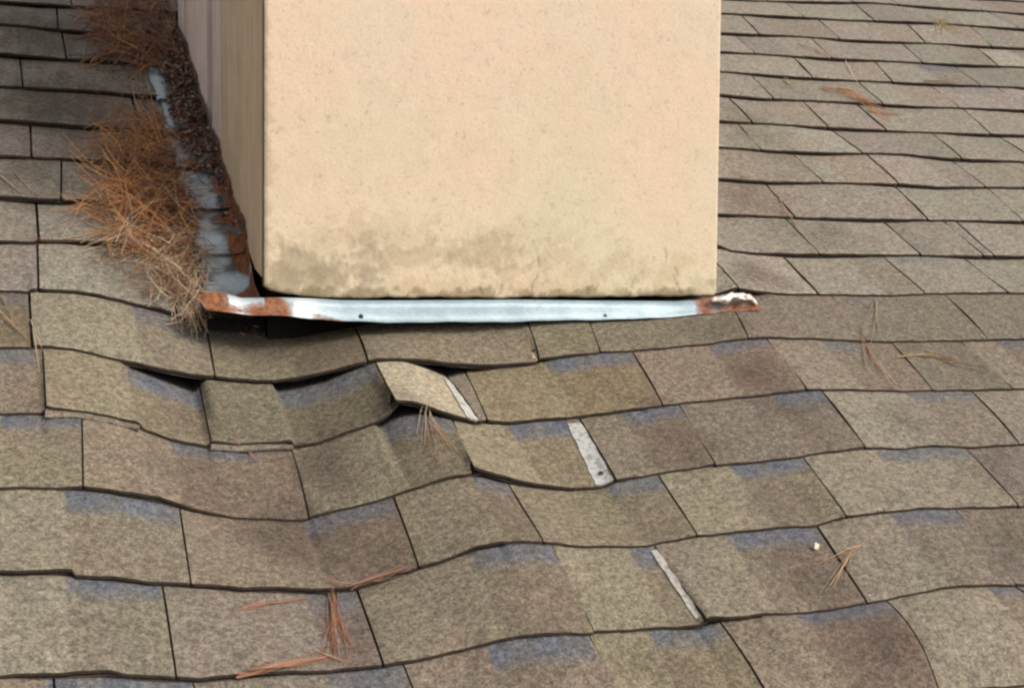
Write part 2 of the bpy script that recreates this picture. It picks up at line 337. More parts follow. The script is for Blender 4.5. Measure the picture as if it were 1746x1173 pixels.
def make_tab(k, ub0, ub1, ut0, ut1, cell, r, idx=0):
    L = max(ub1-ub0, ut1-ut0); nu = max(2, int(L/cell)+2); nt_ = max(3, int(E*1.2/cell)+2)
    S = np.linspace(0, 1, nu)[:, None]; T = np.linspace(0, 1.2, nt_)[None, :]
    gj = .0006 if k < 0 else .0013; g0, g1 = gj+.0011*r.random(), gj+.0011*r.random()
    U = (ub0+g0+(ub1-ub0-g0-g1)*S)*(1-T) + (ut0+g0+(ut1-ut0-g0-g1)*S)*T
    ph = r.random(4)*6.28
    jit = .0007*np.sin(U*95+ph[0])+.0003*np.sin(U*230+ph[1])+(r.random()-.5)*.002
    Vv = k*E + T*E + jit*np.clip(1-T*6, 0, 1)
    T1 = np.minimum(T, 1.)
    hb, ht = hline(k, U), hlow(k+1, U)-TH-gap(k+1, U)
    Hh = hb*(1-T1)+ht*T1
    # slight cupping and dimples of aged felt
    bul = 4*T1*(1-T1); Hh = Hh + bul*(.0011*np.sin(U*21+ph[2])+.0006*np.sin(U*57+ph[3]+T*4))
    if k < 0: Hh = Hh + bul*(.0012+.0016*np.sin(ph[0]*3))
    if k == -6:                     # the last course rolls over a hump
        q_ = np.clip((U-u_of(-6, 1150))/(u_of(-6, 1500)-u_of(-6, 1150)), 0, 1); Hh = Hh + bul*.013*q_*q_*(3-2*q_)
    drop = np.maximum(T-1, 0); Hh = Hh + drop*(hlow(k+2, U)-hlow(k+1, U)) - (drop > 0)*.0004
    # rounded lower lip
    Hh = Hh - .0012*np.clip(1-T/.03, 0, 1)
    top = world(U, Vv, Hh); bot = world(U, Vv, Hh-TH)
    Vs, Fs, mi, loop = slab(top, bot)
    base = (PAL if k < 0 else PAL_UP)[r.integers(len(PAL if k < 0 else PAL_UP))]
    alt = (PAL if k < 0 else PAL_UP)[r.integers(5)]
    base = tuple(np.array(base)*(.93+.14*r.random())); alt = tuple(np.array(alt)*(.86+.16*r.random()))
    tl = TINT.get(k)
    if tl and 0 <= idx+1 < len(tl) and tl[idx+1]: base = tl[idx+1]; alt = tuple(np.array(base)*(.84+.1*r.random()))
    if r.random() < .5: alt = tuple(np.array(alt)*np.array((1.02, .96, .93)))
    spb = None
    for x0, x1, dp, st in BANDS.get(k, []):
        ux = u_of(k+1, x0)
        if ut0+.03 < ux < ut1-.02: spb = ux
    wm = np.array((.635, .595, .54) if k < 0 else (.74, .71, .66)); base = tuple(np.array(base)*wm); alt = tuple(np.array(alt)*wm)
    if k >= 0: q_ = .9+.22*r.random(); base = tuple(np.array(base)*q_)
    sp = ub0+(ub1-ub0)*(.25+.5*r.random())
    on = 1 if r.random() < .55 and ub1-ub0 > .13 else 0
    if spb is not None: sp, on = spb, (1 if r.random() < .8 else .3); alt = tuple(np.array(base)*np.array((.84, .80, .80)))
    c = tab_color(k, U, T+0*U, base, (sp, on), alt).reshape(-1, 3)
    C_ = np.concatenate([c, c*.4, c[loop], c[loop]*.4])
    return Vs, Fs, mi, C_

roof = tag(empty('shingle_roof', tuple(world(.8, 0, -.02))), 'pitched roof of worn tan asphalt shingles, buckled below the chimney', 'roof')
EXC = {(-2, 2): 'small pale tilted shingle tab lifted below the flashing', (-3, 2): 'lifted shingle tab beside a wide bare strip',
       (-2, 0): 'sagging shingle with a dark opening above its blue-grey stripe', (-2, 1): 'shingle with a dark opening under the course above'}
tabs = []
U_MIN, U_MAX, K_MIN, K_MAX = -1.6, 4.6, -15, 25
for k in range(K_MIN, K_MAX):
    js = [(u_of(k, a), u_of(k+1, b_)) for a, b_ in JOINTS.get(k, [])]
    r = np.random.default_rng(100+k)
    if js:
        # continue to both sides, and across the stretch behind the chimney
        out = list(js)
        while out[0][0] > U_MIN: wd = .12+.16*r.random(); out.insert(0, (out[0][0]-wd, out[0][0]-wd))
        while out[-1][0] < U_MAX: wd = .12+.16*r.random(); out.append((out[-1][0]+wd, out[-1][0]+wd))
        full = [out[0]]
        for q in out[1:]:
            while q[0]-full[-1][0] > .36 and k > -1: wd = .14+.12*r.random(); full.append((full[-1][0]+wd, full[-1][0]+wd))
            full.append(q)
        js = full
    else:
        x = U_MIN-.1*r.random(); js = []
        while x < U_MAX: js.append((x, x)); x += .13+.17*r.random()
        js.append((x, x))
    first = next((i for i, q in enumerate(js) if k in JOINTS and abs(q[0]-u_of(k, JOINTS[k][0][0])) < 1e-6), 0)
    for i in range(len(js)-1):
        (a0, b0), (a1, b1) = js[i], js[i+1]
        lab = EXC.get((k, i-first)) if k in JOINTS else None
        segs = [(a0, a1, b0, b1)]
        if (k+1.2)*E > -.02 and k*E < VB and k >= 0:   # trim round the chimney
            segs = []
            e_ = XL-(.088 if k == 0 else .003)
            if a0 < e_: segs.append((a0, min(a1, e_), b0, min(b1, e_)))
            if a1 > XR+.004: segs.append((max(a0, XR+.003), a1, max(b0, XR+.003), b1))
        for s in segs:
            if s[1]-s[0] < .012: continue
            tabs.append([k, *s, lab, i-first])
def seen(tb):
    k, a0, a1 = tb[0], tb[1], tb[2]; P = world(np.array([a0, a1, a0, a1]), np.array([k, k, k+1, k+1])*E, 0)
    dd = P @ fw
    if (dd < .3).any(): return 0
    X = W/2+F*(P @ CR)/dd; Y = H/2-F*(P @ CU)/dd
    w_ = max(0, min(X.max(), W)-max(X.min(), 0)); h_ = max(0, min(Y.max(), H)-max(Y.min(), 0))
    full = (X.max()-X.min())*(Y.max()-Y.min())
    # hidden behind the chimney?
    if X.min() > 310 and X.max() < 1226 and Y.max() < 498: return 0
    return w_*h_
sc_ = [seen(tb) for tb in tabs]
order = sorted(range(len(tabs)), key=lambda i: -sc_[i])
parts = set([i for i in order[:99] if sc_[i] > 40])
stuff = []; shingle_objs = {}
for i, tb in enumerate(tabs):
    k, a0, a1, b0, b1, lab, idx = tb
    cell = .0042 if sc_[i] > 0 and k < 1 else (.007 if sc_[i] > 0 else .06)
    r = np.random.default_rng(1000+i)
    Vs, Fs, mi, C_ = make_tab(k, a0, a1, b0, b1, cell, r, idx)
    if i in parts:
        o = mesh('shingle', Vs, Fs, [M['top'], M['edge']], roof, mi, C_)
        shingle_objs[(k, idx)] = o
        if lab: o['label'] = lab
    else: stuff.append((Vs, Fs, mi, C_))
def merge(lst):
    V, Fc, mi, C_, n = [], [], [], [], 0
    for a, b_, c, d_ in lst:
        V.append(a); Fc.append(b_+n); mi.append(c); C_.append(d_); n += len(a)
    return np.concatenate(V), np.concatenate(Fc), np.concatenate(mi), np.concatenate(C_)
a, b_, c, d_ = merge(stuff)
tag(mesh('shingles', a, b_, [M['top'], M['edge']], roof, c, d_), kind='stuff')
# felt underlay following the buckles, just under the tabs
lst = []
for k in range(K_MIN, K_MAX):
    nu = 420 if -7 <= k <= 8 else 60
    for ua, ub in (((U_MIN, XL), (XR, U_MAX)) if 0 <= k*E < VB else ((U_MIN, U_MAX),)):
        U = np.linspace(ua, ub, nu)[:, None]; T = np.linspace(0, 1, 4)[None, :]
        Hh = hline(k, U)*(1-T)+(hlow(k+1, U)-TH-gap(k+1, U))*T
        top = world(U+0*T, (k+T)*E, Hh-.0085-.003*T)
        lst.append((top.reshape(-1, 3), grid_faces(nu, 4), np.zeros((nu-1)*3), np.zeros((nu*4, 3))))
a, b_, c, d_ = merge(lst)
mesh('underlay', a, b_, [M['edge']], roof)
T = world(np.array([[U_MIN, U_MIN], [U_MAX, U_MAX]]), np.array([[K_MIN*E, K_MAX*E]]*2), -.13)
B = world(np.array([[U_MIN, U_MIN], [U_MAX, U_MAX]]), np.array([[K_MIN*E, K_MAX*E]]*2), -.16)
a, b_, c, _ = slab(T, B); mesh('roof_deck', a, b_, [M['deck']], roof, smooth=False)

# bare light strips beside some tabs
def strip(k, xb0, xb1, xt0, xt1, t0, t1, col, lift, name, parent, label=None, mat='strip'):
    ub = np.array([u_of(k, xb0), u_of(k, xb1)]); ut = np.array([u_of(k+1, xt0), u_of(k+1, xt1)])
    S = np.linspace(0, 1, 4)[:, None]; T = np.linspace(t0, t1, 16)[None, :]
    U = (ub[0]+(ub[1]-ub[0])*S)*(1-T)+(ut[0]+(ut[1]-ut[0])*S)*T
    U = U + .0006*np.sin(T*23+S*2)
    Hh = hline(k, U)*(1-T)+(hlow(k+1, U)-TH-gap(k+1, U))*T + 4*T*(1-T)*.001
    top = world(U, (k+T)*E, Hh+lift); bot = world(U, (k+T)*E, Hh+lift-.003)
    V, Fc, mi, loop = slab(top, bot)
    o = mesh(name, V, Fc, [M[mat]], parent, col=np.tile(col, (len(V), 1)))
    if label: o['label'] = label
    return o
def host(k, x):
    u = u_of(k, x); best = min(shingle_objs, key=lambda q: 9 if q[0] != k else 0 if False else abs(q[0]-k)*9)
    for tb in tabs:
        if tb[0] == k and tb[1] <= u <= tb[2] and (k, tb[6]) in shingle_objs: return shingle_objs[(k, tb[6])]
    return shingle_objs[best]
def hosted(k, xm, *a, **kw):
    return strip(k, *a, parent=host(k, xm), **kw)
hosted(-2, 740, 796, 815, 757, 768, .0, .93, (.42, .40, .365), .0012, 'edge_strip', label='pale bare strip along the right edge of the tilted tab')
hosted(-2, 900, 817, 829, 772, 790, .03, .86, (.20, .20, .18), -.002, 'edge_strip')
hosted(-3, 900, 1016, 1045, 965, 988, .01, .93, (.37, .365, .35), .0012, 'edge_strip', label='wide bare white strip with a nail hole')
hosted(-5, 1100, 1190, 1200, 1105, 1117, .06, .94, (.36, .33, .29), .0014, 'edge_strip', label='narrow white strip along the shingle edge')
for xa, xb in ((78, 238), (361, 500)):   # lower laminate showing below the tab edge
    hosted(-2, (xa+xb)/2, xa, xb, xa+1, xb+1, -.082, .03, (.145, .118, .09), -.0046, 'lower_layer', mat='top')
hosted(-1, 800, 909, 914, 884, 889, .04, .75, (.48, .42, .33), .0012, 'edge_strip')

def disc(name, cx, mat, rad, parent, nrm, th=.0015):
    a = np.linspace(0, 2*math.pi, 15)[:-1]; nrm = nrm/np.linalg.norm(nrm)
    e1 = np.cross(nrm, [0, 0, 1.]); e1 = e1/np.linalg.norm(e1) if np.linalg.norm(e1) > .01 else np.array([1., 0, 0]); e2 = np.cross(nrm, e1)
    ring = np.cos(a)[:, None]*e1+np.sin(a)[:, None]*e2
    V = np.concatenate([cx+ring*rad, cx+ring*rad*.85+nrm*th*.7, cx+ring*rad*.4+nrm*th, [cx+nrm*th*1.1]])
    n = 14; Fc = []
    for q in range(2):
        for i in range(n): Fc.append((q*n+i, q*n+(i+1) % n, (q+1)*n+(i+1) % n, (q+1)*n+i))
    for i in range(n): Fc.append((2*n+i, 2*n+(i+1) % n, 3*n))
    return mesh(name, V, Fc, [mat], parent)
u, v, h = on_roof(1025, 806, .003); disc('nail', world(u, v, h), M['nail'], .0035, host(-3, 900), NO)
u, v, h = on_roof(912, 597, .002); disc('nail', world(u, v, h), M['nail'], .003, host(-1, 800), NO)

# ------------------------------------------------------------------ chimney
ch = tag(empty('chimney', ((XL+XR)/2, (YF+YB)/2, Z0)), 'square chimney clad in stained cream stucco with rusty metal flashing at its foot', 'chimney')
ZT = 1.5
# cream front panel
bot = [(451,487),(462,495),(493,502),(520,505),(583,508.5),(660,507),(750,506.5),(840,508),(930,506),(1022,506.5),(1090,505),(1155,505),(1200,504),(1218,503),(1223,498)]
bp = np.array([at_y(x, y, YF) for x, y in bot])
nx = 300; X = np.linspace(XL, XR, nx)
zb = np.interp(X, bp[:, 0], bp[:, 2]) + .0006*np.sin(X*90)+.0003*np.sin(X*231+1)
zt = np.concatenate([np.linspace(0, 1, 190)**1.15*.56])
Zs = [z for z in zt]+[.8, 1.1, ZT]
Zg = np.array([[zb[i]+(q if q < .56 else q-zb[i]) for q in Zs] for i in range(nx)])
Xg = np.repeat(X[:, None], len(Zs), 1)
rr = np.random.default_rng(3)
edge = np.minimum(np.minimum(Xg-XL, XR-Xg), (Zg-zb[:, None])*1.2)
rnd = .0025*(1-np.clip(edge/.004, 0, 1))**2
# pigments and stains
def smooth_noise(Xa, Za, f, seed):
    r = np.random.default_rng(seed); s = 0
    for q in range(14):
        kx, kz, p_ = r.normal(0, f), r.normal(0, f), r.random()*6.28; s = s+np.sin(Xa*kx+Za*kz+p_)
    return s/math.sqrt(7)
Yg = YF + .00012*smooth_noise(Xg, Zg, 60, 91) + rnd
hz = (Zg-zb[:, None])
warm = np.array((.595, .465, .355)); low = np.array((.58, .475, .34))
wz = np.clip(1-hz/.33, 0, 1)[..., None]
col = warm*(1-wz)+low*wz
def stain(cxp, cyp, rx, ry, amt, tint, seed):
    global col
    p_ = at_y(cxp, cyp, YF); rx_, ry_ = rx/1190., ry/1190.
    dd = np.sqrt(((Xg-p_[0])/rx_)**2+((Zg-p_[2])/ry_)**2)+.42*smooth_noise(Xg, Zg, 95, seed)+.25*smooth_noise(Xg, Zg, 320, seed+1)
    m_ = (np.clip((1.15-dd)/.8, 0, 1)*amt)[..., None]
    col = col*(1-m_)+np.array(tint)*m_
G = (.265, .215, .140)
stain(530, 448, 80, 38, .6, G, 11); stain(580, 465, 60, 30, .6, G, 12); stain(700, 440, 130, 32, .38, G, 13); stain(830, 425, 80, 28, .4, G, 14)
stain(490, 482, 60, 24, .65, G, 15); stain(1000, 452, 170, 28, .30, (.34, .22, .13), 16); stain(640, 400, 150, 30, .22, G, 17); stain(900, 400, 120, 25, .18, G, 18)
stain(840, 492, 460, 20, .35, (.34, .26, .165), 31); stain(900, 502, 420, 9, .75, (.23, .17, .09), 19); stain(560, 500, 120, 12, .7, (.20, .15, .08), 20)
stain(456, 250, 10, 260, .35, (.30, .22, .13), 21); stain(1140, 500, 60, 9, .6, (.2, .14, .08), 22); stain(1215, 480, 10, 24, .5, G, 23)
stain(600, 250, 260, 120, .10, (.36, .30, .19), 24); stain(1000, 230, 200, 200, .10, (.42, .33, .20), 25)
CR_ = [[(905,505),(908,488),(915,472)], [(921,455),(918,440)], [(1160,500),(1155,485),(1147,470)], [(1136,440),(1132,425)], [(1078,492),(1080,478)], [(1155,470),(1150,458)], [(852,500),(856,488)], [(820,502),(818,490)], [(1000,503),(1003,492)]]
for L in CR_:
    P = [at_y(x, y, YF) for x, y in L]
    for p_, q_ in zip(P[:-1], P[1:]):
        dx, dz = q_[0]-p_[0], q_[2]-p_[2]; tt = np.clip(((Xg-p_[0])*dx+(Zg-p_[2])*dz)/(dx*dx+dz*dz), 0, 1)
        ds = np.hypot(Xg-p_[0]-tt*dx+.0015*np.sin(Zg*180), Zg-p_[2]-tt*dz)
        m_ = np.clip(1-ds/.0032, 0, 1); Yg = Yg+m_*.0012; col = col*(1-.35*m_[..., None])
front = np.stack([Xg, Yg, Zg], -1); back = np.stack([Xg, 0*Yg+YF+.016, Zg+0*Zg], -1)
Vs, Fs, mi, loop = slab(front, back); cc = col.reshape(-1, 3)
mesh('stucco_panel', Vs, Fs, [M['stucco']], ch, col=np.concatenate([cc, cc, cc[loop]*.3, cc[loop]*.3]))  # rim colour darkened to paint the shade line at the corner
# core blackened to paint shade into the gaps, and the sides that face away
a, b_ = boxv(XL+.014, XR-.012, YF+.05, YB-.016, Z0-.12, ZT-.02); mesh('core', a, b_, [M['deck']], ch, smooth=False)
def board_box(name, x0, x1, y0, y1, zlow, z1, col, mat, nseg=24, label=None):
    # box whose lower end follows zlow(y)
    ys = np.linspace(y0, y1, nseg); V = []
    for y in ys:
        zl = zlow(y)
        for x, z in ((x0, zl), (x0, (zl+z1)/2), (x0, z1), (x1, z1), (x1, (zl+z1)/2), (x1, zl)): V.append((x, y, z))
    Fc = []
    for i in range(nseg-1):
        for q in range(6): Fc.append((i*6+q, i*6+(q+1) % 6, (i+1)*6+(q+1) % 6, (i+1)*6+q))
    Fc.append(tuple(range(5, -1, -1))); Fc.append(tuple((nseg-1)*6+q for q in range(6)))
    o = mesh(name, V, Fc, [mat], ch, col=np.tile(col, (len(V), 1)), smooth=False)
    if label: o['label'] = label
    return o
base_px = [(450,478),(443,468),(437,458),(416,405),(395,350),(372,292),(350,236),(333,186),(318,140),(303,106)]
bl = np.array([at_x(x, y, XL) for x, y in base_px])
def zlow(y): return float(np.interp(y, bl[:, 1], bl[:, 2])) + .0015*math.sin(y*60)
def yat(x): return at_x(x, 60, XL)[1]
PINK, OLV = (.78, .60, .52), (.66, .50, .33)
board_box('corner_board', XL-.001, XL+.011, YF+.0185, yat(379), zlow, ZT, OLV, M['board'], label='mossy brown corner board')
board_box('side_board', XL+.001, XL+.010, yat(376), yat(361), zlow, ZT, (.72, .56, .48), M['board'])
board_box('side_board', XL+.001, XL+.010, yat(352), yat(317), zlow, ZT, PINK, M['board'])
board_box('side_board', XL+.001, XL+.010, yat(312), YB, zlow, ZT, (.74, .60, .52), M['board'])
ZR = lambda y: Z0+(y-Y0)*math.tan(SL)+.012
board_box('stucco_side', XR-.011, XR-.001, YF+.0165, YB, ZR, ZT, (.52, .40, .27), M['stucco'])
a, b_ = boxv(XL+.011, XR-.012, YB-.0155, YB, Z0, ZT); o = mesh('stucco_back', a, b_, [M['stucco']], ch, smooth=False, col=np.tile((.5, .38, .26), (8, 1)))
a, b_ = boxv(XL-.05, XR+.05, YF-.05, YB+.05, ZT+.001, ZT+.06); mesh('cap', a, b_, [M['stucco']], ch, smooth=False, col=np.tile((.5, .42, .33), (8, 1)))

# apron flashing across the front
lo = [(341,512),(352,528),(390,534),(429,538),(493,538),(532,544),(583,548),(660,549.5),(750,549.5),(873,548.5),(1022,545),(1122,543),(1188,536),(1238,533),(1270,531),(1297,529)]
up = [(341,506),(355,501),(378,502),(413,512),(480,511),(532,512.5),(583,515.5),(660,516),(750,515.5),(873,514.5),(1006,516),(1155,517),(1198,514),(1222,508),(1271,502),(1296,517)]
VU, VL = -.040, -.062
lo3 = np.array([at_v(x, y, VL) for x, y in lo]); up3 = np.array([at_v(x, y, VU) for x, y in up])
S = np.linspace(0, 1, 260); ua = lo3[0, 0]; ub = lo3[-1, 0]; Ua = ua+(ub-ua)*S
hl = np.interp(Ua, lo3[:, 0], lo3[:, 1]); hu = np.interp(Ua, up3[:, 0], up3[:, 1])
hl += .0006*np.sin(Ua*40)+.0004*np.sin(Ua*97)
prof = []                           # rolled top, slightly hollow face, hemmed lower edge
for a_, b2, dv in ((-.3, 0, .012), (-.06, 0, .006), (0, 0, .0), (.10, 0, -.002), (.3, 0, -.0015), (.55, 0, .0), (.8, 0, .0), (.93, 0, -.001), (1, 0, 0)):
    vv = VU+(VL-VU)*max(a_, 0)+dv; hh = hu*(1-a_)+hl*a_ if a_ >= 0 else hu-.004*(a_ < -.1)
    prof.append(np.stack([Ua, 0*Ua+vv, hh], -1))
Pf = np.stack(prof, 1); front = world(Pf[..., 0], Pf[..., 1], Pf[..., 2]); backg = world(Pf[..., 0], Pf[..., 1]+.0016, Pf[..., 2]-.0008)
Vs, Fs, mi, loop = slab(front, backg)
pxs = np.interp(Ua, lo3[:, 0], [p[0] for p in lo])
A = np.linspace(0, 1, 9)[None, :]; X2 = pxs[:, None]+0*A
# rust: left third below the bend, and the right-hand end
rl = np.clip((560-X2+(A-.5)*120)/60, 0, 1)*(.95)
rl = rl*np.where((X2 > 392) & (X2 < 452), np.clip(1.4-(1-A)*1.6, .0, 1), 1)
rr_ = np.clip((X2-1180)/22, 0, 1)*.85
R = .12+.10*smooth_noise(Ua[:, None], A, 40, 8)*(A > .5)*.5+np.maximum(rl, rr_)*.75; R = R+(A > .93)*.12
Gc = np.clip(np.exp(-((X2-520)/26)**2)+np.exp(-((X2-1262)/26)**2)*(A < .6)+np.exp(-((X2-410)/22)**2)*.8, 0, 1)
Bc = np.clip(.75-np.abs(A-0)*6, 0, .6)
cc = np.stack([R-Gc*.5, Gc, Bc+0*X2], -1).reshape(-1, 3)
ap = mesh('apron_flashing', Vs, Fs, [M['metal']], ch, col=np.concatenate([cc, cc, cc[loop], cc[loop]]))
ap['label'] = 'pale grey metal strip across the front, rusty at both ends'
for x, y in ((615, 538), (1031, 538), (903, 520), (1064, 526)):
    uu, hh = at_v(x, y, VU+(VL-VU)*.6-.0012)
    if x in (615, 1031): disc('nail', world(uu, VU+(VL-VU)*.6-.0035, hh), M['nail'], .0036, ap, UP*-.75+NO*.6)
# crumpled sealant at the right-hand end
def tube(pts, rad, nr=10, seed=0, lump=.25):
    r = np.random.default_rng(seed); pts = np.array(pts); V = []; n = len(pts)
    for i, p_ in enumerate(pts):
        d_ = pts[min(i+1, n-1)]-pts[max(i-1, 0)]; d_ /= np.linalg.norm(d_); e1 = np.cross(d_, NO); e1 /= np.linalg.norm(e1); e2 = np.cross(e1, d_)
        rd = rad*math.sqrt(max(.04, 1-(2*i/(n-1)-1)**4))
        for q in range(nr):
            a_ = 2*math.pi*q/nr; V.append(p_+(math.cos(a_)*e1+math.sin(a_)*e2*.7)*rd*(1+lump*r.normal()*.5))
    Fc = [(i*nr+q, i*nr+(q+1) % nr, (i+1)*nr+(q+1) % nr, (i+1)*nr+q) for i in range(n-1) for q in range(nr)]
    Fc += [tuple(range(nr-1, -1, -1)), tuple((n-1)*nr+q for q in range(nr))]
    return V, Fc
pp = []
for s in np.linspace(0, 1, 22):
    x = 1214+s*76; y = np.interp(x, [1214, 1235, 1262, 1280, 1292], [514, 509, 505, 509, 519]); uu, hh = at_v(x, y, -.052); pp.append(world(uu, -.052+.003*math.sin(s*17), hh))
V, Fc = tube(pp, .0065, 12, 4, .35); o = mesh('sealant', V, Fc, [M['seal']], ch); o['label'] = 'crumpled white sealant at the right end of the flashing'

CLEAN = []
for x, y, rx, ry in ((262,140,9,30),(290,240,9,30),(300,262,9,30),(318,300,10,20),(352,385,10,18),(272,165,9,60),(283,205,8,30),(335,322,20,34),(350,350,16,22),(362,428,17,24),(345,410,10,14),(398,490,30,16),(350,495,14,20),(312,300,9,20)):
    u, v, h = on_roof(x, y, .008); r_ = np.linalg.norm(world(u, v, 0)); CLEAN.append((u, v, 1.35*rx*r_/F, ry*r_/F*2.0))
# step flashing up the left side: overlapping L-shaped pieces
FWD = .066
for j in range(0, 7):
    v0, v1 = (j*E-.018 if j else -.037), (j+1)*E+.012
    v1 = min(v1, VB-.01)
    nn = 30; Tt = np.linspace(0, 1, nn)[None, :]; vv = v0+(v1-v0)*Tt
    r = np.random.default_rng(50+j)
    wd = FWD+r.normal()*.004
    us = [XL-wd-.004, XL-wd]+[XL-wd*q for q in (.86, .72, .58, .44, .3, .2, .12)]+[XL-.004, XL-.002, XL-.0015, XL-.0015]
    hs = [-.001, .003, .003, .003, .003, .0035, .004, .005, .006, .008, .013, .022, .032]; NU = len(us); ix = np.arange(NU)[:, None]
    rows_u = np.array(us)[:, None]+0*Tt + .003*np.sin(vv*30+ix*.1)*np.clip(1-ix/5, 0, 1)
    hh = np.zeros((NU, nn))
    for a_ in range(NU):
        for b2 in range(nn):
            hr = roof_h(min(rows_u[a_, b2], XL-.004), vv[0, b2]); hh[a_, b2] = hr+hs[a_]+.0085*(1-Tt[0, b2])+.0012*math.sin(b2*.9+a_*.6)
    if j == 0:                      # the lowest piece rides up on to the apron
        bl_ = np.clip(1-(vv+.03)/.09, 0, 1); hap = np.interp(rows_u, up3[:, 0], up3[:, 1])-.0035; hh = hh*(1-bl_)+np.maximum(hap, hh*0+hap)*bl_
    hh[-1] = np.minimum(hh[-1], hh[-2]+.02)
    top = world(rows_u, vv+0*rows_u, hh); bt = world(rows_u, vv+0*rows_u, hh-.0012)
    bt[10:] = bt[10:]-np.array([.0009, 0, 0])
    Vs, Fs, mi, loop = slab(top, bt)
    D = np.ones_like(hh)
    for q in CLEAN:
        dd = np.sqrt(((rows_u-q[0])/q[2])**2+((vv-q[1])/q[3])**2)+.22*np.sin(rows_u*260+vv*90)*np.sin(vv*170)
        D = np.minimum(D, np.clip((dd-.8)*2.2, 0, 1))
    ins = np.clip((rows_u-(XL-wd*(.36+.20*np.sin(vv*58+j)+.10*np.sin(vv*143))))/(wd*.22), 0, 1)
    R = .05+.95*ins*(.7+.3*np.sin(vv*37+1)**2)*np.clip(1.5-vv/.45, .2, 1)+.55*D*np.clip(.5+.8*np.sin(vv*61+rows_u*130), 0, 1)*.8
    cc = np.stack([R, .5*(1-D), .85*D], -1).reshape(-1, 3)  # pale colour on clean metal makes up for the chimney's shadow
    mesh('step_flashing', Vs, Fs, [M['metal']], ch, col=np.concatenate([cc, cc, cc[loop], cc[loop]]))

# ------------------------------------------------------------------ pine needles
def needle_mesh(items, rad):        # items: (P(5,3), colour)
    n = len(items); P = np.array([q[0] for q in items]); C_ = np.array([q[1] for q in items]); m_ = P.shape[1]
    D = np.gradient(P, axis=1); D /= np.linalg.norm(D, axis=2, keepdims=True)+1e-9
    e1 = np.cross(D, np.array([.13, .27, .95])); e1 /= np.linalg.norm(e1, axis=2, keepdims=True)+1e-9; e2 = np.cross(D, e1)
    tap = np.linspace(1.15, .45, m_)[None, :, None]*rad*np.array([q[2] for q in items])[:, None, None]
    V = np.stack([P+(math.cos(a_)*e1+math.sin(a_)*e2)*tap for a_ in (0, 2.094, 4.189)], 2)   # n,m,3,3
    base = (np.arange(n)*m_*3)[:, None, None]+(np.arange(m_-1)*3)[None, :, None]; q = np.arange(3)[None, None, :]; q2 = (q+1) % 3
    Fc = np.stack([base+q, base+q2, base+3+q2, base+3+q], -1).reshape(-1, 4)
    Cc = np.repeat(C_[:, None, None, :], m_, 1).repeat(3, 2).reshape(-1, 3)
    return V.reshape(-1, 3), Fc, Cc
ORG = [(.46, .20, .065), (.36, .14, .045), (.25, .09, .032), (.52, .28, .11), (.15, .06, .025), (.42, .20, .08)]
TAN = [(.46, .34, .22), (.38, .27, .17), (.52, .40, .28), (.30, .20, .12), (.24, .15, .09)]
RED = [(.20, .085, .05), (.14, .055, .035), (.26, .12, .07), (.09, .04, .026), (.32, .17, .11), (.17, .09, .05)]
def inside(x, y, poly):
    c = False; j = len(poly)-1
    for i in range(len(poly)):
        if (poly[i][1] > y) != (poly[j][1] > y) and x < (poly[j][0]-poly[i][0])*(y-poly[i][1])/(poly[j][1]-poly[i][1])+poly[i][0]: c = not c
        j = i
    return c
def needle(u, v, ang, L, h0, h1, r, curve=.25):
    s = np.linspace(-.5, .5, 6); cu = curve*r.normal()
    du, dv = math.cos(ang), math.sin(ang)
    uu = u+du*s*L-dv*cu*L*(s*s-.12); vv = v+dv*s*L+du*cu*L*(s*s-.12)
    hb = np.array([roof_h(min(a_, XL-.002) if 0 < b2 < VB and a_ < (XL+XR)/2 else a_, b2) for a_, b2 in zip(uu, vv)])
    hh = h0+(h1-h0)*(s+.5); hh = hh + .006*r.random()*np.cos(s*3)
    return world(uu, vv, np.maximum(hb+.0012, hb*.5+roof_h(u, v)*.5+hh))
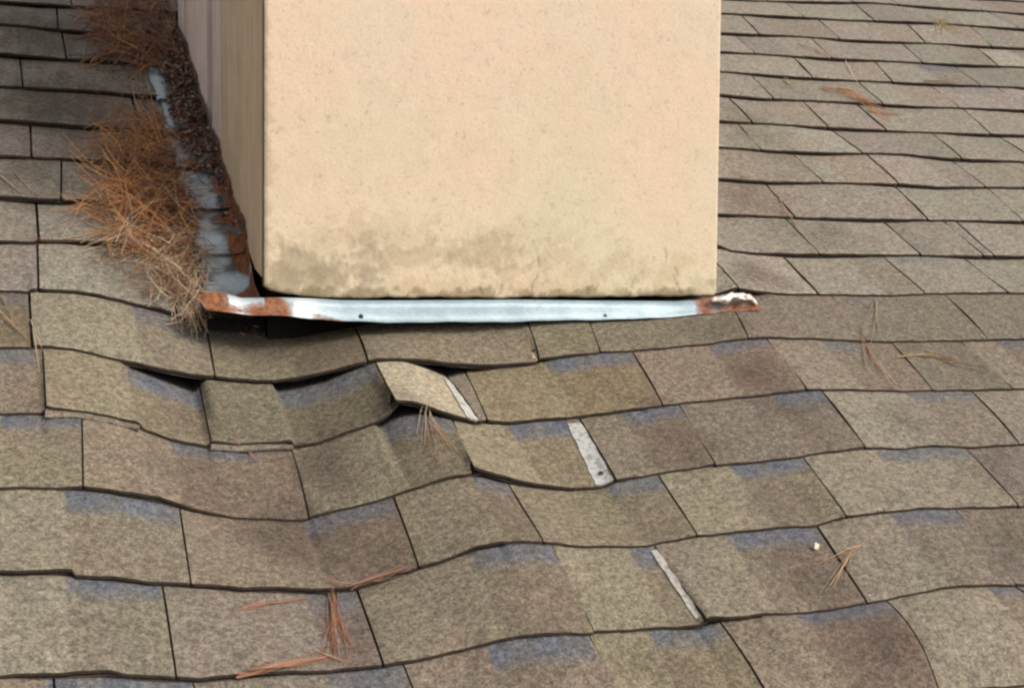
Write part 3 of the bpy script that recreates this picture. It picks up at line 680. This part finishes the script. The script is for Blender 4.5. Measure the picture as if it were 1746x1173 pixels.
def pile(name, polys, n, pal, label, cat, Lr, hmax, rad, seed, group=None, angs=None, limit_x=True):
    r = np.random.default_rng(seed); items = []
    xs = [p[0] for q in polys for p in q[0]]; ys = [p[1] for q in polys for p in q[0]]
    tot = sum(q[1] for q in polys)
    for poly, wgt, pl, dens_h in polys:
        px0, px1 = min(p[0] for p in poly), max(p[0] for p in poly); py0, py1 = min(p[1] for p in poly), max(p[1] for p in poly)
        k = 0; need = int(n*wgt/tot); cxm, cym = (px0+px1)/2, (py0+py1)/2
        while k < need:
            # clumpy: needles come in bundles sharing a base
            while True:
                x, y = px0+(px1-px0)*r.random(), py0+(py1-py0)*r.random()
                if inside(x, y, poly): break
            q_ = 1-min(1, math.hypot((x-cxm)/(px1-px0)*1.7, (y-cym)/(py1-py0)*1.7))
            lift = dens_h*(.15+q_)*r.random()
            u, v, h = on_roof(x, y, lift)
            a0 = r.random()*math.pi if angs is None else angs[0]+angs[1]*r.normal()
            c0 = pl[r.integers(len(pl))]
            for z_ in range(r.integers(2, 6)):
                L = Lr[0]+(Lr[1]-Lr[0])*r.random(); a_ = a0+r.normal()*.3
                uu, vv = u+r.normal()*.006, v+r.normal()*.006
                ext = abs(math.cos(a_))*L/2
                if limit_x and uu+ext > XL-.004 and vv > -.03 and vv < VB: uu = XL-.004-ext
                t0 = lift+r.normal()*.008; t1 = lift+r.normal()*(.012+.022*(dens_h > .03))
                P = needle(uu, vv, a_, L, max(t0, .001), max(t1, .001), r, .25 if dens_h < .03 else .9)
                if limit_x: P[:, 0] = np.where((P[:, 1] > YF-.01), np.minimum(P[:, 0], XL-.003), P[:, 0])
                c_ = np.array(c0)*(.7+.6*r.random()); items.append((P, c_, .7+.6*r.random())); k += 1
    V, Fc, Cc = needle_mesh(items, rad)
    o = mesh(name, V, Fc, [M['needle']], None, col=Cc)
    return tag(o, label, cat, group)
pile('pine_needle_pile', [
    ([(120,402),(150,330),(150,262),(190,208),(265,198),(290,240),(300,300),(330,360),(335,400),(290,430),(225,425),(180,415)], 12, ORG, .045),
    ([(175,300),(200,225),(285,215),(320,330),(330,420),(260,420),(190,390)], 5, [(.12, .05, .024), (.075, .032, .018), (.16, .07, .03)], .012),
    ([(215,205),(285,215),(300,290),(330,350),(250,370),(200,300)], 7, ORG+RED, .06),
    ([(165,360),(300,330),(345,400),(345,480),(290,500),(240,480),(190,440)], 5, ORG+TAN, .035),
    ([(210,400),(340,410),(350,470),(345,530),(320,540),(280,510),(230,480)], 3.4, TAN, .03)],
    1350, None, 'big orange-brown heap of pine needles lying against the side flashing of the chimney', 'pine needles', (.03, .12), .05, .00055, 21)
pile('pine_needle_tuft', [([(285,455),(348,450),(352,520),(343,562),(330,560),(305,530)], 1, TAN, .012)], 90, None,
     'pale tan tuft hanging from the big needle heap over the rusty flashing corner', 'pine needles', (.04, .09), .02, .0007, 22, angs=(1.45, .28))
pile('pine_needle_pile', [
    ([(185,-30),(302,-30),(302,60),(302,110),(270,128),(215,100),(170,70),(150,20)], 10, RED+ORG[:3], .05),
    ([(140,20),(200,10),(230,90),(190,130),(150,95)], 2.2, RED+ORG[:2], .012)],
    800, None, 'dark reddish heap of pine needles against the rear corner of the chimney', 'pine needles', (.03, .11), .05, .0007, 23)
def sprig(strands, pal, label, seed, rad=.0007, group='loose pine needle sprigs on the shingles', name='pine_needle_sprig', fuzz=.5):
    r = np.random.default_rng(seed); items = []
    for x0, y0, x1, y1, n, sp in strands:
        for _ in range(n):
            a_ = (x0+r.normal()*sp*.35, y0+r.normal()*sp*.25); b2 = (x1+r.normal()*sp, y1+r.normal()*sp*.6); bend = r.normal()*sp*.5
            P = []
            for s in np.linspace(0, 1, 7):
                x = a_[0]+(b2[0]-a_[0])*s+bend*4*s*(1-s)*.5; y = a_[1]+(b2[1]-a_[1])*s+bend*2*s*(1-s)*.4
                u, v, h = on_roof(x, y, .0018+.006*fuzz*r.random()*0+.005*fuzz*4*s*(1-s)); P.append(world(u, v, h))
            c_ = np.array(pal[r.integers(len(pal))])*(.6+.5*r.random()); items.append((np.array(P), c_, .5+.5*r.random()))
    V, Fc, Cc = needle_mesh(items, rad); return tag(mesh(name, V, Fc, [M['needle']], None, col=Cc), label, 'pine needles', group)
OB = [(.38, .17, .09), (.32, .14, .07), (.25, .11, .06), (.42, .26, .15)]
YL = [(.40, .30, .12), (.34, .25, .10), (.46, .36, .17)]
PK = [(.46, .25, .18), (.40, .20, .14)]
LT = [(.50, .38, .24), (.42, .31, .19)]
sprig([(566,985,572,1118,4,5),(568,1015,584,1118,12,17),(540,1110,600,1128,3,8),(568,1060,562,1112,7,9),(572,1050,600,1105,5,8)], OB, 'bright orange needle bundle pointing straight down across one shingle', 31, .0006)
sprig([(600,998,690,966,12,7),(545,985,600,1000,3,4)], PK, 'pinkish needles lying along a shingle edge right of the orange bundle', 32)
sprig([(415,1034,520,1020,9,6),(405,1038,470,1030,6,7)], OB+PK, 'orange needles lying level left of the upright orange bundle', 33, .0006)
sprig([(405,1150,560,1118,13,8),(430,1140,520,1125,8,9)], PK+OB, 'long pinkish orange streak of needles along a shingle edge below the bright bundle', 34)
sprig([(1492,508,1466,560,2,3),(1466,558,1480,630,2,4),(1493,510,1503,582,2,2),(1497,512,1486,590,1,3),(1480,590,1500,635,3,6),(1495,615,1520,655,3,6)], LT+OB[:1], 'inverted V of thin tan needles standing on the shingles', 35)
sprig([(1545,603,1625,612,7,5),(1580,600,1640,625,5,5),(1530,608,1600,600,4,3),(1600,610,1690,635,3,6)], OB+YL, 'flat orange fan of needles right of the inverted V', 36)
sprig([(1458,932,1390,962,3,3),(1455,935,1405,1010,3,4),(1445,950,1420,1000,4,4),(1450,950,1440,990,3,4),(1468,930,1425,950,5,4)], LT+OB[:2], 'splayed fan of tan needles beside a tiny pale chip', 37, .0006)
sprig([(1400,150,1470,160,9,9),(1440,155,1520,195,12,10),(1430,150,1490,178,10,12),(1465,165,1510,205,8,8),(1480,190,1530,200,7,8)], [(.52,.27,.14),(.44,.22,.12),(.5,.3,.17)], 'orange clump of needles on the upper courses beside the chimney', 38)
sprig([(1590,40,1630,30,8,9),(1605,38,1600,60,8,9),(1600,36,1640,55,8,9),(1605,40,1580,25,5,7)], YL, 'round yellowish clump of needles on the highest courses in view', 39)
sprig([(1575,138,1635,140,7,4)], YL, 'short yellow needles on a course below the yellowish clump', 40)
sprig([(1340,130,1350,150,4,6),(1335,135,1365,152,3,4)], YL, 'small yellow tuft near the right side of the chimney', 41)
sprig([(1437,96,1465,148,2,1.5)], [(.6, .5, .42)], 'single pale needle above the orange clump', 42)
sprig([(728,690,722,760,4,5),(726,690,748,742,4,4),(735,720,775,770,6,10),(730,720,735,790,3,8),(720,688,712,740,2,3)], LT+OB[:2]+[(.3, .2, .1)], 'wispy tan needles over the peak of the buckled course', 43)
sprig([(55,560,68,640,2,1.5),(52,545,74,600,1,2)], LT, 'thin pale needles crossing a shingle joint level with the first buckled course', 44)
sprig([(0,530,45,575,3,4),(5,505,30,560,2,4)], [(.40, .24, .12), (.36, .25, .13)], 'faint orange needles on the first course below the flashing corner', 45)
sprig([(1330,340,1358,384,3,2),(1352,376,1372,402,2,2)], PK, 'pink needles lying in a joint right of the chimney', 46)
sprig([(1390,85,1418,100,3,3),(1360,75,1400,90,3,4)], PK+OB, 'few pinkish needles on the upper courses right of the chimney', 47)
sprig([(145,70,138,118,2,2)], LT, 'pale needle standing out below the dark heap', 48)
sprig([(0,300,40,335,3,5),(20,290,60,330,2,5)], [(.34, .24, .16), (.30, .20, .13)], 'few brownish needles lying apart from the big heap, away from the chimney', 49)
sprig([(425,770,440,790,2,3),(395,745,430,775,3,4)], PK, 'short pink needles in the trough left of the peak', 50)

# brown leaf and bark crumbs packed along the step flashing
r = np.random.default_rng(77); V, Fc, Cc = [], [], []
BRN = [(.075, .036, .022), (.11, .062, .042), (.045, .022, .015), (.20, .13, .10), (.30, .21, .17), (.14, .055, .024)]
def crumb(p_, sz, c_):
    n = len(V); e = r.normal(size=(3, 3)); e /= np.linalg.norm(e, axis=1)[:, None]
    for q in range(6):
        d_ = e[q//2]*(1 if q % 2 else -1)*sz*(.5+.6*r.random())*(1 if q < 4 else .35); V.append(p_+d_); Cc.append(c_)
    for f in ((0,2,4),(2,1,4),(1,3,4),(3,0,4),(2,0,5),(1,2,5),(3,1,5),(0,3,5)): Fc.append((n+f[0], n+f[1], n+f[2]))
for _ in range(6500):
    v = -.03+(VB+.03)*r.random()
    dens = np.interp(v, [-.03, .05, .2, .33, .42, .5, .62, .9], [.02, .03, .05, .10, .30, .6, .9, 1])
    if r.random() > dens: continue
    wide = FWD*np.interp(v, [0, .25, .4, .6, .8, 1], [.35, .45, .75, .75, 1.1, 1.6])
    u = XL-.003-abs(r.normal())*wide*.5
    if r.random() < .06: u = XL-FWD*1.3*r.random()-.02
    if min(math.hypot((u-q[0])/q[2], (v-q[1])/q[3]) for q in CLEAN) < 1.05 and r.random() < .93: continue
    sz = .0022+.0055*r.random()**1.6
    crumb(world(u, v, roof_h(u, v)+.012+(.017*r.random())*np.clip(1-(XL-u)/wide, 0, 1)), sz, np.array(BRN[r.integers(6)])*(.7+.6*r.random()))
tag(mesh('leaf_litter', np.array(V), np.array(Fc), [M['litter']], None, col=np.array(Cc), smooth=False),
    'dark brown crumbs of leaf and bark packed along the left flashing of the chimney', 'leaf litter', kind='stuff')
# one pale chip by the splayed fan
V, Fc, Cc = [], [], []
u, v, h = on_roof(1393, 932, .004); crumb(world(u, v, h), .008, np.array((.55, .55, .42)))
tag(mesh('bark_chip', np.array(V), np.array(Fc), [M['litter']], None, col=np.array(Cc), smooth=False), 'tiny pale greenish chip beside the splayed tan needles', 'chip')

# the garden far below the eaves
g = 60.; mesh_g = mesh('ground', [(-g, -g, -5.2), (g, -g, -5.2), (g, g, -5.2), (-g, g, -5.2)], [(0, 1, 2, 3)], [M['ground']])
tag(mesh_g, kind='structure')
for k in (0, -1, -2, -3, -4, -5, -6):
    print('line', k, np.round(LN[k][2]*1000).astype(int).tolist())
